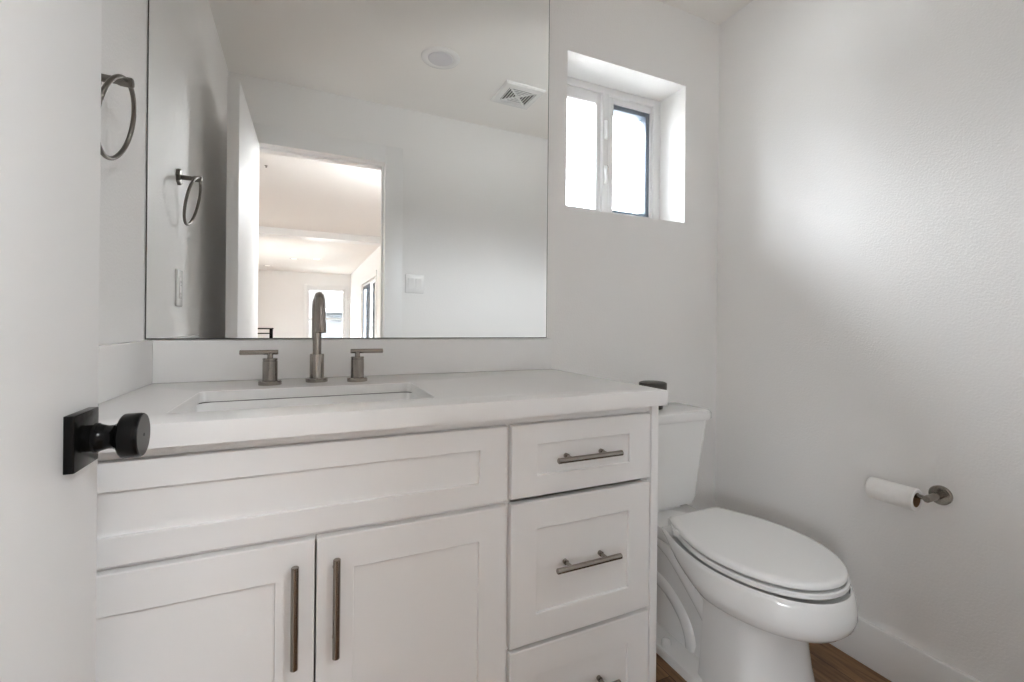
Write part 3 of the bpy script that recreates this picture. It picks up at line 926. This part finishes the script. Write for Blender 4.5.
vx, vy = 1.097, -0.942
vent = empty('exhaust_vent', (vx, vy, ZC), 'square white exhaust fan grille on the ceiling above the toilet side', 'vent')
b = nb()
hs, hi = 0.122, 0.085
loft(b, [[Vector((vx+sx*hs, vy+sy*hs, ZC+0.0003)) for sx, sy in ((-1, -1), (1, -1), (1, 1), (-1, 1))],
         [Vector((vx+sx*hs, vy+sy*hs, ZC-0.006)) for sx, sy in ((-1, -1), (1, -1), (1, 1), (-1, 1))],
         [Vector((vx+sx*(hs-0.008), vy+sy*(hs-0.008), ZC-0.014)) for sx, sy in ((-1, -1), (1, -1), (1, 1), (-1, 1))],
         [Vector((vx+sx*hi, vy+sy*hi, ZC-0.016)) for sx, sy in ((-1, -1), (1, -1), (1, 1), (-1, 1))],
         [Vector((vx+sx*hi, vy+sy*hi, ZC-0.0012)) for sx, sy in ((-1, -1), (1, -1), (1, 1), (-1, 1))]], cap0=True, cap1=False)
obj('frame', b, M['plastic'], vent, smooth=0)
obj('cavity', box(nb(), vx-hi, vx+hi, vy-hi, vy+hi, ZC-0.0016, ZC-0.0006), M['vent_dark'], vent)
b = nb()
nsl = 11
for k in range(nsl):
    p = -hi + (k+0.5)*2*hi/nsl
    # bars run along y in the left/right quarters and along x in the others: draw both families, broken by the diagonals
    w = 0.0018
    if abs(p) > 0.012:
        L = abs(p)
        box(b, vx+p-w, vx+p+w, vy-L, vy+L, ZC-0.0155, ZC-0.011)
        box(b, vx-L, vx+L, vy+p-w, vy+p+w, ZC-0.0155, ZC-0.011)
box(b, vx-0.012, vx+0.012, vy-0.012, vy+0.012, ZC-0.016, ZC-0.011, bev=0.001)
for s in (-1, 1):
    loft(b, [[Vector((vx+a*hi+o1, vy+s*a*hi+o2, z)) for o1, o2, z in ((-0.003, 0.003*s, ZC-0.0158), (0.003, -0.003*s, ZC-0.0158), (0.003, -0.003*s, ZC-0.010), (-0.003, 0.003*s, ZC-0.010))] for a in (-1, 1)])
obj('grille', b, M['plastic'], vent, smooth=0)

# ------------------------------------------------------------------ things in the hall, seen in the mirror, except the added dome lamp
rail = empty('stair_railing', (-0.9, -4.0, 0.0), 'black metal stair railing with horizontal bars in the hall beyond the doorway', 'railing')
ry = -4.0
rx1, rx0 = -0.302, -1.7
obj('top_rail', box(nb(), rx0, rx1+0.022, ry-0.022, ry+0.022, 1.008, 1.022, bev=0.002), M['black'], rail)
for x in (rx1, -1.0, rx0+0.02):
    obj('post', box(nb(), x-0.016, x+0.016, ry-0.016, ry+0.016, 0.0, 1.008, bev=0.002), M['black'], rail)
for k in range(9):
    z = 0.965-0.105*k
    obj('bar', box(nb(), rx0+0.02, rx1-0.01, ry-0.005, ry+0.005, z-0.006, z+0.006), M['black'], rail)

def lamp_mat():
    m = bpy.data.materials.new('lit_downlight')
    m.use_nodes = True
    b = m.node_tree.nodes['Principled BSDF']
    b.inputs['Base Color'].default_value = (0.9, 0.88, 0.84, 1)
    b.inputs['Emission Color'].default_value = (1.0, 0.93, 0.84, 1)
    b.inputs['Emission Strength'].default_value = 0.6
    return m
M['lamp'] = lamp_mat()
for i, (x, y, lab) in enumerate(((-0.727, -10.57, 'farthest round recessed downlight in the hall ceiling, near the far wall'),
                                 (-0.158, -9.0, 'round recessed downlight in the hall ceiling, left of the pair before the far window'),
                                 (0.26, -8.84, 'round recessed downlight in the hall ceiling, right of the pair before the far window'))):
    dl = empty('recessed_downlight', (x, y, ZC), lab, 'ceiling light', 'recessed downlights in the hall ceiling')
    obj('trim_ring', lathe(nb(), (x, y, ZC+0.0003), (0, 0, -1), [(0, 0.085), (0.004, 0.084), (0.006, 0.065), (0.003, 0.062)], 32), M['plastic'], dl)
    obj('lens', lathe(nb(), (x, y, ZC-0.003), (0, 0, -1), [(0, 0.062), (0.001, 0.060)], 32), M['lamp'], dl)
LX, LY = 0.77, -2.30  # added lamp out of view, brightens bathroom door, left wall and cabinet fronts
dome = empty('added_dome_light', (LX, LY, ZC), 'added unseen dome lamp in the hall, lighting the bathroom through the doorway', 'ceiling light')
obj('canopy', lathe(nb(), (LX, LY, ZC+0.0003), (0, 0, -1), [(0, 0.07), (0.02, 0.068), (0.025, 0.05), (0.03, 0.015), (0.19, 0.012), (0.195, 0.05)], 32), M['nickel'], dome)
def dome_mat():
    m = M['lamp'].copy()
    m.name = 'added_dome_glow'
    m.node_tree.nodes['Principled BSDF'].inputs['Emission Color'].default_value = (0.93, 0.965, 1.0, 1)
    m.node_tree.nodes['Principled BSDF'].inputs['Emission Strength'].default_value = 46.0
    return m
obj('light_block_plate', lathe(nb(), (LX, LY, ZC-0.190), (0, 0, -1), [(0, 0.055), (0.004, 0.186), (0.007, 0.187), (0.007, 0.18), (0.006, 0.05)], 40), M['plastic'], dome, label='added white plate keeping the lamp off the hall ceiling')  # plate added to stop the lamp lighting the hall ceiling directly
obj('shade', lathe(nb(), (LX, LY, ZC-0.195), (0, 0, -1), [(0, 0.05), (0.004, 0.165), (0.012, 0.172), (0.05, 0.166), (0.09, 0.135), (0.115, 0.085), (0.124, 0.02)], 40), dome_mat(), dome)
spk = obj('sprinkler_head', lathe(nb(), (-0.298, -2.966, ZC+0.0003), (0, 0, -1), [(0, 0.013), (0.003, 0.012), (0.004, 0.005), (0.013, 0.004), (0.0135, 0.008), (0.015, 0.008)], 20), M['dark_nickel'])
tag(spk, 'tiny dark sprinkler head on the hall ceiling beyond the doorway', 'sprinkler')

# neighbouring house outside the far window, and the ground outside
hs_ = empty('neighbor_house', (3.4, HYF-9.0, -0.4), 'grey house with a window, outside the far hall window', 'building')
b = nb()
box(b, 0.78, 6.0, HYF-13.0, HYF-9.0, -0.4, 1.58)
obj('house_wall', b, M['siding'], hs_, smooth=0)
b = nb()
loft(b, [[Vector((x, HYF-8.8, 1.56)), Vector((x, HYF-8.8, 1.63)), Vector((x, HYF-11.0, 1.80)), Vector((x, HYF-13.2, 1.63)), Vector((x, HYF-13.2, 1.56))] for x in (0.66, 6.1)])
obj('roof', b, M['roofing'], hs_, smooth=0)
f = obj('house_window', box(nb(), 1.25, 1.66, HYF-9.0, HYF-8.95, 1.20, 1.52, bev=0.01), M['siding'], hs_)
obj('house_pane', box(nb(), 1.28, 1.63, HYF-8.952, HYF-8.94, 1.23, 1.49), M['house_glass'], f)
gr = structure('ground', box(nb(), -30, 30, -45, 25, -0.6, -0.45), M['ground'])
